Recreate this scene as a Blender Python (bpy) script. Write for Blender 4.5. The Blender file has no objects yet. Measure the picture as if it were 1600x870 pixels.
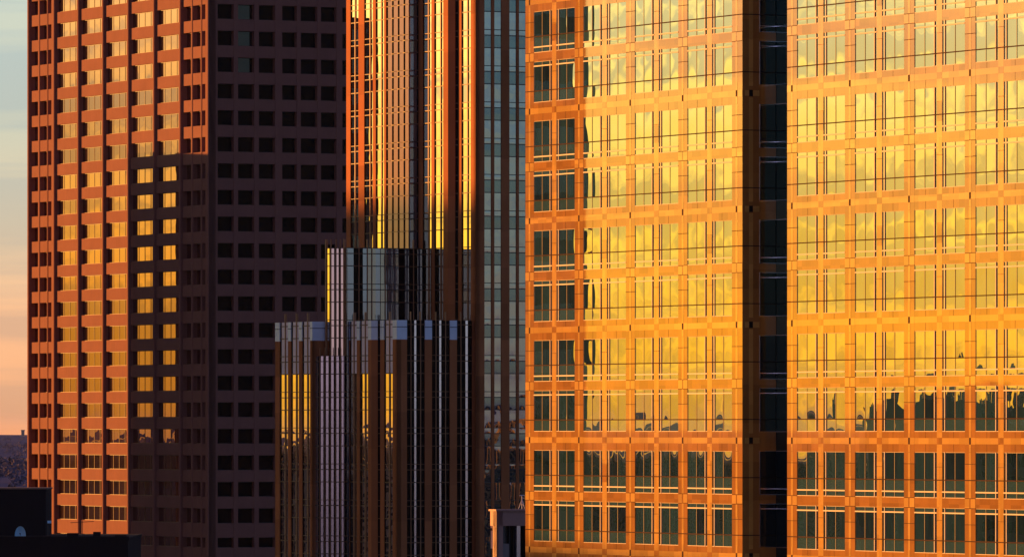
import bpy, math, random
from mathutils import Vector
random.seed(7)
sc = bpy.context.scene
COL = sc.collection
PI = math.pi
R = math.radians
# ------------------------------------------------------------------ camera
H = 70.0                      # camera height above the street
F_PX = 11000.0                # focal length in pixels of the 1600 px wide photograph
HOR = 672.0                   # row of the horizon
cam = bpy.data.cameras.new('camera'); cam_o = bpy.data.objects.new('camera', cam); COL.objects.link(cam_o)
cam.sensor_width = 36; cam.lens = F_PX / 1600 * 36
cam.shift_y = (HOR - 435) / 1600
cam.clip_start = 5; cam.clip_end = 90000
cam_o.location = (0, 0, H); cam_o.rotation_euler = (PI / 2, 0, 0)
sc.camera = cam_o
# ------------------------------------------------------------------ light
SUN_AZ = 64.0                 # degrees left of the view
SUN_EL = 2.3
sv = Vector((-math.sin(R(SUN_AZ)) * math.cos(R(SUN_EL)), math.cos(R(SUN_AZ)) * math.cos(R(SUN_EL)), math.sin(R(SUN_EL))))
sl = bpy.data.lights.new('sun', 'SUN'); sl.energy = 5.0; sl.angle = R(0.5); sl.color = (1, 0.40, 0.085)
so = bpy.data.objects.new('sun', sl); COL.objects.link(so); so.rotation_euler = (-sv).to_track_quat('-Z', 'Y').to_euler()
so.location = (0, 0, 500)
vs = sc.view_settings
vs.view_transform = 'Standard'; vs.look = 'None'; vs.gamma = 1; vs.use_curve_mapping = False
vs.exposure = 1.0
HAZE_DENSITY = 7e-6
# ------------------------------------------------------------------ sky
w = bpy.data.worlds.new('World'); sc.world = w; w.use_nodes = True
nt = w.node_tree; N = nt.nodes; L = nt.links
bg = N['Background']; bg.inputs[1].default_value = 0.1


def wmath(op, a, b=None, c=None, clamp=False):
    n = N.new('ShaderNodeMath'); n.operation = op; n.use_clamp = clamp
    for i, v in enumerate((a, b, c)):
        if v is None: continue
        if isinstance(v, (int, float)): n.inputs[i].default_value = v
        else: L.new(v, n.inputs[i])
    return n.outputs[0]


def wmix(f, a, b, mode='MIX'):
    n = N.new('ShaderNodeMix'); n.data_type = 'RGBA'; n.blend_type = mode; n.clamp_result = False
    for s, v in ((n.inputs[0], f), (n.inputs[6], a), (n.inputs[7], b)):
        if isinstance(v, (int, float)): s.default_value = v
        elif isinstance(v, tuple): s.default_value = v + (1,)
        else: L.new(v, s)
    return n.outputs[2]


def wramp(x, stops):
    n = N.new('ShaderNodeValToRGB'); cr = n.color_ramp
    while len(cr.elements) > 1: cr.elements.remove(cr.elements[-1])
    cr.elements[0].position = stops[0][0]; cr.elements[0].color = stops[0][1] + (1,)
    for p, c in stops[1:]:
        e = cr.elements.new(p); e.color = c + (1,)
    L.new(x, n.inputs[0]); return n.outputs[0]


def el(deg): return math.sqrt(math.sin(R(deg)))


sky = N.new('ShaderNodeTexSky'); sky.sky_type = 'NISHITA'; sky.sun_disc = False
sky.sun_elevation = R(SUN_EL); sky.sun_rotation = R(-SUN_AZ)
tc = N.new('ShaderNodeTexCoord'); sep = N.new('ShaderNodeSeparateXYZ'); L.new(tc.outputs['Generated'], sep.inputs[0])
dx, dy, dz = sep.outputs
zc = wmath('MAXIMUM', dz, 0.0); rz = wmath('SQRT', zc)
hl = wmath('SQRT', wmath('ADD', wmath('MULTIPLY', dx, dx), wmath('MULTIPLY', dy, dy)))
cs = wmath('DIVIDE', wmath('ADD', wmath('MULTIPLY', dx, sv.x), wmath('MULTIPLY', dy, sv.y)), wmath('MAXIMUM', hl, 0.001))
sunside = wramp(rz, [(0, (.44, .25, .014)), (el(.8), (.58, .38, .028)), (el(1.6), (.66, .52, .07)), (el(2.4), (.62, .56, .15)),
                     (el(3.5), (.85, .80, .32)), (el(7), (.25, .30, .22)), (el(20), (.08, .11, .18)), (1, (.02, .032, .07))])
offside = wramp(rz, [(0, (.47, .20, .085)), (el(.9), (.42, .24, .14)), (el(1.7), (.33, .28, .20)), (el(2.4), (.26, .28, .24)),
                     (el(3.5), (.25, .30, .28)), (el(8), (.08, .12, .19)), (el(25), (.040, .055, .14)), (1, (.026, .036, .09))])
side = wramp(rz, [(0, (.26, .17, .17)), (el(1.5), (.30, .21, .22)), (el(3.5), (.26, .20, .24)), (el(8), (.12, .11, .17)),
                  (el(25), (.040, .055, .14)), (1, (.026, .036, .09))])
anti = wramp(rz, [(0, (.20, .15, .15)), (el(.8), (.22, .22, .20)), (el(2), (.19, .25, .25)), (el(3.5), (.15, .26, .33)),
                  (el(8), (.06, .11, .21)), (el(25), (.040, .068, .20)), (1, (.028, .045, .13))])
f1 = wmath('MULTIPLY_ADD', cs, 1 / .35, -.55 / .35, clamp=True)       # 1 within ~26 deg of the sun
# azimuth 'left of view' part of the sky: sky seen straight ahead against the sky behind the left shoulder
fwd = wmath('MULTIPLY_ADD', dy, 1.2, .5, clamp=True)
back = wmath('MULTIPLY_ADD', cs, -2.0, -.1, clamp=True)
c0 = wmix(fwd, side, offside)
c1 = wmix(back, c0, anti)
c2 = wmix(f1, c1, sunside)
# cloud banks: long flat streaks
cv = N.new('ShaderNodeCombineXYZ')
L.new(wmath('MULTIPLY', dx, 9.0), cv.inputs[0]); L.new(wmath('MULTIPLY', dy, 9.0), cv.inputs[1]); L.new(wmath('MULTIPLY', dz, 150.0), cv.inputs[2])
no = N.new('ShaderNodeTexNoise'); no.inputs['Scale'].default_value = 1.0; no.inputs['Detail'].default_value = 5; no.inputs['Roughness'].default_value = .55
L.new(cv.outputs[0], no.inputs['Vector'])
cl = wmath('MULTIPLY_ADD', no.outputs[0], 7.0, -3.0, clamp=True)
dark = wramp(f1, [(0, (.86, .90, .98)), (1, (.46, .60, .80))])
light = wramp(f1, [(0, (1.12, 1.05, .98)), (1, (1.2, 1.1, .80))])
c3 = wmix(1.0, c2, wmix(cl, dark, light), 'MULTIPLY')
sum_ = wmix(1.0, wmix(1.0, sky.outputs[0], (.16, .16, .16), 'MULTIPLY'), wmix(1.0, c3, (10., 10., 10.), 'MULTIPLY'), 'ADD')
L.new(sum_, bg.inputs[0])


# ------------------------------------------------------------------ materials
def new_mat(name):
    m = bpy.data.materials.new(name); m.use_nodes = True
    m.node_tree.nodes.clear(); return m


class NB:
    def __init__(s, m): s.t = m.node_tree
    def n(s, t, **k):
        o = s.t.nodes.new(t)
        for a, b in k.items(): setattr(o, a, b)
        return o
    def set(s, sock, v):
        if isinstance(v, bpy.types.NodeSocket): s.t.links.new(v, sock)
        elif isinstance(v, tuple) and len(v) == 3 and sock.type == 'RGBA': sock.default_value = v + (1,)
        else: sock.default_value = v
    def math(s, op, a, b=None, c=None, clamp=False):
        o = s.n('ShaderNodeMath', operation=op, use_clamp=clamp)
        for i, v in enumerate((a, b, c)):
            if v is not None: s.set(o.inputs[i], v)
        return o.outputs[0]
    def mix(s, f, a, b, mode='MIX'):
        o = s.n('ShaderNodeMix', data_type='RGBA', blend_type=mode)
        s.set(o.inputs[0], f); s.set(o.inputs[6], a); s.set(o.inputs[7], b); return o.outputs[2]
    def noise(s, vec, scale, detail=3, rough=.5):
        o = s.n('ShaderNodeTexNoise'); s.set(o.inputs['Vector'], vec); s.set(o.inputs['Scale'], scale)
        s.set(o.inputs['Detail'], detail); s.set(o.inputs['Roughness'], rough); return o.outputs[0]


def stone(name, col, rough=.5, spec=.5, var=.15, coat=0.0, scale=.35, bump=.002, grain=6, panel=None):
    """cut stone / concrete: broad tonal drift, vertical rain streaks, fine grain"""
    m = new_mat(name); b = NB(m)
    geo = b.n('ShaderNodeTexCoord').outputs['Object']
    mp = b.n('ShaderNodeMapping'); b.set(mp.inputs[0], geo); mp.inputs['Scale'].default_value = (1, 1, .12)
    streak = b.noise(mp.outputs[0], 2.2, 4, .6)
    broad = b.noise(geo, scale, 4, .6)
    fine = b.noise(geo, grain, 3, .7)
    k = b.math('ADD', b.math('MULTIPLY', streak, .5), b.math('ADD', b.math('MULTIPLY', broad, .9), b.math('MULTIPLY', fine, .4)))
    k = b.math('MULTIPLY_ADD', k, var * 2, 1 - var * 1.8)
    if panel:                    # every slab has its own tone
        dv = b.n('ShaderNodeVectorMath', operation='DIVIDE'); b.set(dv.inputs[0], geo); dv.inputs[1].default_value = panel
        fl = b.n('ShaderNodeVectorMath', operation='FLOOR'); b.set(fl.inputs[0], dv.outputs[0])
        wn = b.n('ShaderNodeTexWhiteNoise'); wn.noise_dimensions = '3D'; b.set(wn.inputs[0], fl.outputs[0])
        k = b.math('MULTIPLY', k, b.math('MULTIPLY_ADD', wn.outputs[0], .34, .83))
    colv = b.mix(1.0, col, b.n('ShaderNodeCombineColor').outputs[0], 'MULTIPLY')
    cc = m.node_tree.nodes[-2] if False else None
    comb = [n for n in m.node_tree.nodes if n.type == 'COMBINE_COLOR'][0]
    for i in range(3): b.set(comb.inputs[i], k)
    p = b.n('ShaderNodeBsdfPrincipled'); b.set(p.inputs['Base Color'], colv)
    b.set(p.inputs['Roughness'], rough); b.set(p.inputs['Specular IOR Level'], spec)
    if coat: b.set(p.inputs['Coat Weight'], coat); b.set(p.inputs['Coat Roughness'], .02); b.set(p.inputs['Coat IOR'], 2.1)
    bu = b.n('ShaderNodeBump'); b.set(bu.inputs['Height'], fine); b.set(bu.inputs['Distance'], bump); b.set(bu.inputs['Strength'], .5)
    b.set(p.inputs['Normal'], bu.outputs[0])
    o = b.n('ShaderNodeOutputMaterial'); b.set(o.inputs[0], p.outputs[0]); return m


def metal(name, col, rough=.35, metallic=0.6):
    m = new_mat(name); b = NB(m)
    geo = b.n('ShaderNodeTexCoord').outputs['Object']
    k = b.math('MULTIPLY_ADD', b.noise(geo, 1.3, 4), .3, .85)
    comb = b.n('ShaderNodeCombineColor')
    for i in range(3): b.set(comb.inputs[i], k)
    p = b.n('ShaderNodeBsdfPrincipled'); b.set(p.inputs['Base Color'], b.mix(1.0, col, comb.outputs[0], 'MULTIPLY'))
    b.set(p.inputs['Roughness'], rough); b.set(p.inputs['Metallic'], metallic)
    o = b.n('ShaderNodeOutputMaterial'); b.set(o.inputs[0], p.outputs[0]); return m


def glass(name, ca, cb, base=.18, k=1.2, tint=(1, 1, 1), pillow=.03, wave=.004, rough=.0, wscale=.42):
    """coated curtain-wall glass: dark tinted interior seen under a mirror coat; every pane slightly pillowed"""
    m = new_mat(name); b = NB(m)
    tcn = b.n('ShaderNodeTexCoord'); geo = tcn.outputs['Object']
    at = b.n('ShaderNodeAttribute'); at.attribute_name = 'pv'
    sp = b.n('ShaderNodeSeparateColor'); b.set(sp.inputs[0], at.outputs['Color'])
    rnd, rnd2 = sp.outputs[0], sp.outputs[1]
    uv = tcn.outputs['UV']; su = b.n('ShaderNodeSeparateXYZ'); b.set(su.inputs[0], uv)
    u, v = su.outputs[0], su.outputs[1]
    # interior: blinds hanging in vertical bands, different in every pane
    mp = b.n('ShaderNodeMapping'); b.set(mp.inputs[0], geo); mp.inputs['Scale'].default_value = (3, 3, .15)
    bl = b.noise(mp.outputs[0], 1.5, 3, .6)
    t = b.math('MULTIPLY_ADD', bl, .9, -.30); t = b.math('ADD', t, b.math('MULTIPLY', rnd, .65), clamp=True)
    col = b.mix(t, ca, cb)
    df = b.n('ShaderNodeBsdfDiffuse'); b.set(df.inputs[0], col)
    pl = b.math('MULTIPLY', b.math('MULTIPLY', u, b.math('SUBTRACT', 1.0, u)), b.math('MULTIPLY', v, b.math('SUBTRACT', 1.0, v)))
    amp = b.math('MULTIPLY_ADD', rnd2, 1.5 * pillow * 4, -.35 * pillow * 4)
    wv = b.math('MULTIPLY', b.noise(geo, wscale, 0, .5), wave * 4)
    wv2 = b.math('MULTIPLY', b.noise(geo, wscale * 2.6, 0, .5), wave * .6)
    cyl = b.math('MULTIPLY', b.math('MULTIPLY', u, b.math('SUBTRACT', 1.0, u)), b.math('MULTIPLY_ADD', rnd, 2.4 * pillow, -.8 * pillow))
    h = b.math('ADD', b.math('ADD', b.math('MULTIPLY', pl, amp), cyl), b.math('ADD', wv, wv2))
    bu = b.n('ShaderNodeBump'); b.set(bu.inputs['Height'], h); b.set(bu.inputs['Distance'], 1.0); b.set(bu.inputs['Strength'], 1.0)
    gl = b.n('ShaderNodeBsdfGlossy'); b.set(gl.inputs[0], tint); b.set(gl.inputs['Roughness'], rough); b.set(gl.inputs['Normal'], bu.outputs[0])
    fr = b.n('ShaderNodeFresnel'); b.set(fr.inputs[0], 1.6)
    fac = b.math('MULTIPLY_ADD', fr.outputs[0], k, base, clamp=True)
    mx = b.n('ShaderNodeMixShader'); b.set(mx.inputs[0], fac); b.set(mx.inputs[1], df.outputs[0]); b.set(mx.inputs[2], gl.outputs[0])
    o = b.n('ShaderNodeOutputMaterial'); b.set(o.inputs[0], mx.outputs[0]); return m


M = {}
M['left_stone'] = stone('left_stone', (.235, .098, .072), .85, .08, .18)
M['mid_stone'] = stone('mid_stone', (.38, .125, .045), .85, .08, .16, panel=(3.1, 3.3, 4.0))
M['right_dark'] = stone('right_dark', (.35, .165, .040), .85, .0, .18, coat=1.0, bump=.0002, panel=(50, 1.31, 1.33))
M['right_light'] = stone('right_light', (.54, .31, .075), .85, .0, .15, coat=1.0, bump=.0002, panel=(50, 1.31, .97))
M['joint'] = stone('joint', (.06, .025, .015), .9, .1, .1)
M['core'] = stone('core', (.012, .010, .010), .9, .1, .1)
M['roof_dark'] = stone('roof_dark', (.018, .016, .018), .95, .1, .2)
M['concrete'] = stone('concrete', (.26, .21, .19), .85, .2, .15)
M['pale_metal'] = metal('pale_metal', (.42, .30, .22), .6, .0)
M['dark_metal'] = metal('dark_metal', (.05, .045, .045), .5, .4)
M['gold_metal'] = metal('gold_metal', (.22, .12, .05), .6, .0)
M['fin_metal'] = metal('fin_metal', (.36, .17, .07), .6, .0)
M['bronze'] = metal('bronze', (.13, .055, .02), .6, .0)
M['cap_metal'] = metal('cap_metal', (.66, .68, .74), .5, .1)
M['panel_metal'] = metal('panel_metal', (.62, .62, .80), .12, .9)
M['pale_glass'] = glass('pale_glass', (.06, .06, .07), (.10, .10, .12), base=.23, k=.6, tint=(.62, .74, 1.0), pillow=.004, wave=.001, rough=.05)
M['saw_glass'] = glass('saw_glass', (.46, .22, .15), (.56, .28, .20), base=.18, k=.5, tint=(1.0, .70, .72), pillow=.004, wave=.001, rough=.08)
M['screen_metal'] = metal('screen_metal', (.80, .62, .62), .7, 0)
M['rose_glass'] = glass('rose_glass', (.06, .06, .07), (.10, .10, .12), base=.60, k=.6, tint=(.95, .93, 1.0), pillow=.004, wave=.001, rough=.05)
M['grey_glass'] = glass('grey_glass', (.05, .055, .05), (.09, .09, .08), base=.20, k=.6, tint=(.80, .82, .85), pillow=.004, wave=.001, rough=.05)
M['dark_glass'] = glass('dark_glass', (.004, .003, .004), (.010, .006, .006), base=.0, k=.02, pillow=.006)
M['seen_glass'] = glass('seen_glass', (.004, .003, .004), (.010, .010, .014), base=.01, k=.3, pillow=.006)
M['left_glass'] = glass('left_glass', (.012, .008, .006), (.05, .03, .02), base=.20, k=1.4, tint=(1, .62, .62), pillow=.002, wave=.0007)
M['mid_glass'] = glass('mid_glass', (.008, .005, .004), (.02, .012, .008), base=.45, k=1.6, tint=(1, .84, .72), pillow=.0025, wave=.0008)
M['mid_vision'] = glass('mid_vision', (.008, .012, .014), (.02, .025, .025), base=.24, k=1.0, tint=(.88, .94, .98), pillow=.010, wave=.003)
M['mid_spandrel'] = glass('mid_spandrel', (.02, .03, .032), (.025, .035, .035), base=.11, k=1.0, tint=(.75, .95, 1), pillow=.006, wave=.002)
M['right_glass'] = glass('right_glass', (.006, .012, .016), (.030, .090, .12), base=.29, k=1.4, tint=(1, .97, .92), pillow=.0085, wave=.0017)
M['right_spandrel'] = glass('right_spandrel', (.040, .10, .12), (.055, .12, .14), base=.28, k=1.3, tint=(1, .97, .9), pillow=.003, wave=.0009)
M['notch_glass'] = glass('notch_glass', (.004, .010, .014), (.010, .022, .030), base=.035, k=.8, tint=(.7, .95, 1), pillow=.01, wave=.002)


# ------------------------------------------------------------------ mesh helpers
class MB:
    def __init__(s): s.v = []; s.f = []; s.m = []; s.mats = []; s.uv = []; s.pv = []
    def mi(s, mat):
        if mat not in s.mats: s.mats.append(mat)
        return s.mats.index(mat)
    def face(s, pts, mat, uvs=None, pv=(.5, .5, .5)):
        b = len(s.v); s.v += [tuple(p) for p in pts]; s.f.append(tuple(range(b, b + len(pts)))); s.m.append(s.mi(mat))
        s.uv += list(uvs) if uvs else [(.5, .5)] * len(pts); s.pv += [pv] * len(pts)
    def hexa(s, q, mat):      # q: 4 bottom points (ccw from above), 4 top points
        for a in ((3, 2, 1, 0), (4, 5, 6, 7), (0, 1, 5, 4), (1, 2, 6, 5), (2, 3, 7, 6), (3, 0, 4, 7)):
            s.face([q[i] for i in a], mat)
    def box(s, x0, x1, y0, y1, z0, z1, mat):
        s.hexa([(x0, y0, z0), (x1, y0, z0), (x1, y1, z0), (x0, y1, z0), (x0, y0, z1), (x1, y0, z1), (x1, y1, z1), (x0, y1, z1)], mat)
    def prism(s, poly, z0, z1, mat):          # poly ccw
        n = len(poly)
        s.face([(x, y, z1) for x, y in poly], mat); s.face([(x, y, z0) for x, y in poly[::-1]], mat)
        for i in range(n):
            a, b = poly[i], poly[(i + 1) % n]
            s.face([(a[0], a[1], z0), (b[0], b[1], z0), (b[0], b[1], z1), (a[0], a[1], z1)], mat)
    def tube(s, a, b, r, mat, n=6, r2=None):
        a, b = Vector(a), Vector(b); d = (b - a).normalized(); r2 = r if r2 is None else r2
        u = d.orthogonal().normalized(); w_ = d.cross(u)
        A = [a + (u * math.cos(2 * PI * i / n) + w_ * math.sin(2 * PI * i / n)) * r for i in range(n)]
        B = [b + (u * math.cos(2 * PI * i / n) + w_ * math.sin(2 * PI * i / n)) * r2 for i in range(n)]
        for i in range(n): s.face([A[i], A[(i + 1) % n], B[(i + 1) % n], B[i]], mat)
        s.face(A[::-1], mat); s.face(B, mat)
    def build(s, name, parent=None, loc=(0, 0, 0)):
        me = bpy.data.meshes.new(name); me.from_pydata(s.v, [], s.f); me.update()
        for k in s.mats: me.materials.append(M[k])
        me.polygons.foreach_set('material_index', s.m)
        uvl = me.uv_layers.new(name='UVMap'); uvl.data.foreach_set('uv', [c for p in s.uv for c in p])
        ca = me.color_attributes.new('pv', 'FLOAT_COLOR', 'CORNER'); ca.data.foreach_set('color', [c for p in s.pv for c in (p[0], p[1], p[2], 1)])
        o = bpy.data.objects.new(name, me); COL.objects.link(o); o.location = loc
        if parent: o.parent = parent
        return o


def tag(o, label=None, cat=None, group=None, kind=None):
    if label: o['label'] = label
    if cat: o['category'] = cat
    if group: o['group'] = group
    if kind: o['kind'] = kind
    return o


def empty(name, loc, rz=0):
    o = bpy.data.objects.new(name, None); COL.objects.link(o); o.location = loc; o.rotation_euler = (0, 0, rz); o.empty_display_size = 5
    return o


# the street grid: local x runs along D2 (away to the right), local y along D1 (away to the left)
TH = math.atan2(5600, F_PX)
D1 = Vector((-math.sin(TH), math.cos(TH))); D2 = Vector((math.cos(TH), math.sin(TH)))


def px_s(O, P, d, px):
    """distance along local direction d from local point P to where it stands in column px; O = tower origin (world xy)"""
    W = O + D2 * P[0] + D1 * P[1]; dw = D2 * d[0] + D1 * d[1]; k = (px - 800) / F_PX
    return (k * W.y - W.x) / (dw.x - k * dw.y)


class Face:
    """one flat facade plane: from local point A running along u; outward normal n (local)"""
    def __init__(s, O, A, u):
        s.O, s.A, s.u = O, Vector(A), Vector(u).normalized(); s.n = Vector((s.u.y, -s.u.x))
        view = Vector((D2.y, D1.y))        # local components of world +Y
        if s.n.dot(view) > 0: s.n = -s.n
    def s(s, px): return px_s(s.O, s.A, s.u, px)
    def pt(s, t): return s.A + s.u * t
    def p3(s, t, z, o): p = s.A + s.u * t + s.n * o; return (p.x, p.y, z)
    def box(s, mb, s0, s1, z0, z1, o0, o1, mat):
        if s0 > s1: s0, s1 = s1, s0
        q = [s.p3(a, z0, o) for a, o in ((s0, o1), (s1, o1), (s1, o0), (s0, o0))]
        # orientation: make ccw from above
        a, b, c = Vector(q[0][:2]), Vector(q[1][:2]), Vector(q[2][:2])
        if (b - a).cross(c - b) < 0: q = q[::-1]
        mb.hexa(q + [(x, y, z1) for x, y, _ in q], mat)
    def pane(s, mb, s0, s1, z0, z1, o, mat, tilt=.0015):
        if s0 > s1: s0, s1 = s1, s0
        tx, tz = random.gauss(0, tilt), random.gauss(0, tilt)
        sm, zm = (s0 + s1) / 2, (z0 + z1) / 2
        pts = [s.p3(a, z, o + (a - sm) * tx + (z - zm) * tz) for a, z in ((s0, z0), (s1, z0), (s1, z1), (s0, z1))]
        uv = [(0, 0), (1, 0), (1, 1), (0, 1)]
        e1 = Vector(pts[1]) - Vector(pts[0]); e2 = Vector(pts[3]) - Vector(pts[0]); nn = e1.cross(e2)
        if nn.x * s.n.x + nn.y * s.n.y < 0: pts, uv = pts[::-1], uv[::-1]
        mb.face(pts, mat, uv, (random.random(), random.random(), random.random()))


def W2(px, Y): return Vector(((px - 800) / F_PX * Y, Y))
def local(O, P): return Vector(((P - O).dot(D2), (P - O).dot(D1)))


# ================================================================== LEFT TOWER (red stone, deep window bays)
def build_left():
    O = W2(325, 1039.0); sc_ = F_PX / 1039.0
    root = tag(empty('office_tower', (O.x, O.y, 0), TH), 'red stone office tower at left with deep window bays, sunlit left face', 'office building')
    zt = lambda y: H + (HOR - y) / sc_
    lit = Face(O, (0, 0), (0, 1)); sh = Face(O, (0, 0), (1, 0))
    SP, GL = -.40, -.84                      # spandrel plane and glass plane behind the fins
    top = zt(-60); nrow = 39
    rows = [(zt(6.0 + 41.47 * k), zt(6.0 + 41.47 * k + 23.2)) for k in range(-1, 20)]
    rows.append((zt(839.5), zt(855.2)))
    k = 22
    while zt(6.0 + 41.47 * k + 23.2) > 4: rows.append((zt(6.0 + 41.47 * k), zt(6.0 + 41.47 * k + 23.2))); k += 1
    Lw = lit.s(42.0); Dw = 46.0
    core = MB(); core.box(1.25, Dw - 1.3, 1.36, Lw - 1.36, 0, top - .5, 'core'); core.build('core', root)
    # horizontal spandrel bands (wall)
    wall = MB(); prev = top
    for zu, zl in rows + [(0.0, None)]:
        lit.box(wall, .5, Lw - .5, zu, prev, -1.2, SP, 'left_stone'); prev = zl
    wall.build('wall', root)
    wall = MB(); prev = top
    for zu, zl in rows + [(0.0, None)]:
        sh.box(wall, .503, Dw - .5, zu, prev, -1.2, -.06, 'left_stone'); prev = zl
    wall.build('wall', root)
    par = MB(); par.box(.3, Dw - .3, .3, Lw - .3, top - .48, top, 'roof_dark'); par.build('roof', root)
    # fins of the sunlit face: (px left, px right, how far the front stands behind the outermost plane)
    fins = [(42, 44.5, 0), (56, 59, .30), (69.9, 71.8, .30), (79.7, 84.3, 0), (119.4, 122.2, 0), (158.2, 160.9, 0), (197.2, 200.4, 0),
            (237.6, 240.6, 0), (278.4, 281.6, 0), (295, 297.6, .30), (309.8, 312.2, .30), (321.8, 325, 0)]
    for a, b, o in fins:
        s0, s1 = sorted((lit.s(a), lit.s(b))); mb = MB(); r = .16
        q = [lit.p3(t, 0, oo) for t, oo in ((s0, -1.24), (s0, -o - r), (s0 + r * .3, -o - r * .3), (s0 + r, -o), (s1 - r, -o), (s1 - r * .3, -o - r * .3), (s1, -o - r), (s1, -1.24))]
        poly = [(x, y) for x, y, _ in q]
        ar = sum(poly[i][0] * poly[(i + 1) % 8][1] - poly[(i + 1) % 8][0] * poly[i][1] for i in range(8))
        if ar < 0: poly = poly[::-1]
        mb.prism(poly, 0, top + .05, 'left_stone'); mb.build('pier', root)
    specs = []
    bays = [(59, 69.9, 2), (84.3, 119.4, 4), (122.2, 158.2, 4), (160.9, 197.2, 4), (200.4, 237.6, 4), (240.6, 278.4, 4), (44.5, 56, 2), (71.8, 79.7, 2), (281.6, 295, 2), (297.6, 309.8, 2), (312.2, 321.8, 2)]
    for zu, zl in rows:
        for a, b, n in bays: specs.append((lit, lit.s(a), lit.s(b), zu, zl, n, GL if n == 4 else -1.15, abs(b - a) * (zu - zl) * sc_ * (1 if zu > H - 20 else .01), 1))
    # shaded face: piers between square windows
    cols = [(340, 365.5), (372, 397.5), (404.5, 430), (441, 464), (470, 496), (501.5, 526), (535, 560), (567, 592), (601, 626), (635, 660)]
    p = MB(); e = 325.0
    for a, b in cols:
        mb = MB(); s0, s1 = sh.s(e), sh.s(a)
        if s1 < Dw:
            if e == 325.0: s0 = .12
            sh.box(mb, s0, s1, 0, top + .04, -1.2, 0, 'left_stone')
            q = mb.build('pier', root)
        e = b
    mb = MB(); sh.box(mb, sh.s(e), Dw, 0, top + .04, -1.2, 0, 'left_stone'); mb.build('pier', root)
    for zu, zl in rows:
        for a, b in cols:
            s0, s1 = sh.s(a), sh.s(b)
            if s1 < Dw: specs.append((sh, s0, s1, zu, zl, 1, -.90, (abs(b - a) * (zu - zl) * sc_ if b < 545 and zu > H - 20 else .5) * .8, 0))
    specs.sort(key=lambda q: -q[7])
    def win(fr, gl, q):
        fc, s0, s1, zu, zl, n, o, _, litf = q
        if s0 > s1: s0, s1 = s1, s0
        wd = (s1 - s0) / n
        for i in range(n):
            fc.pane(gl, s0 + i * wd, s0 + (i + 1) * wd, zl, zu, o + .02, 'left_glass' if litf else ('seen_glass' if (abs(s0 - sh.s(372)) < .1 and zu > zt(110)) else 'dark_glass'), .0008)  # shaded face gets blackened glass, its shade put into the material
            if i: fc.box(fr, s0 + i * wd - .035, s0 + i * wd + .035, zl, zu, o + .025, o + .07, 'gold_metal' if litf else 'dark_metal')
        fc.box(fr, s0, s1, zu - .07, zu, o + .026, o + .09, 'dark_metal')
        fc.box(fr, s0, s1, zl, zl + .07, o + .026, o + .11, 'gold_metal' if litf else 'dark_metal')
    for q in specs[:99]:
        fr, gl = MB(), MB(); win(fr, gl, q); f = fr.build('window', root); gl.build('glass', f)
    fr, gl = MB(), MB()
    for q in specs[99:]: win(fr, gl, q)
    f = tag(fr.build('windows', root), kind='stuff'); gl.build('glass', f)
    bk = MB(); bk.box(1.35, Dw, Lw - 1.35, Lw - .55, 0, top - .01, 'left_stone'); bk.box(Dw - 1.25, Dw - .01, 1.25, Lw - 1.4, 0, top - .01, 'left_stone'); bk.build('rear_wall', root)


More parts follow.
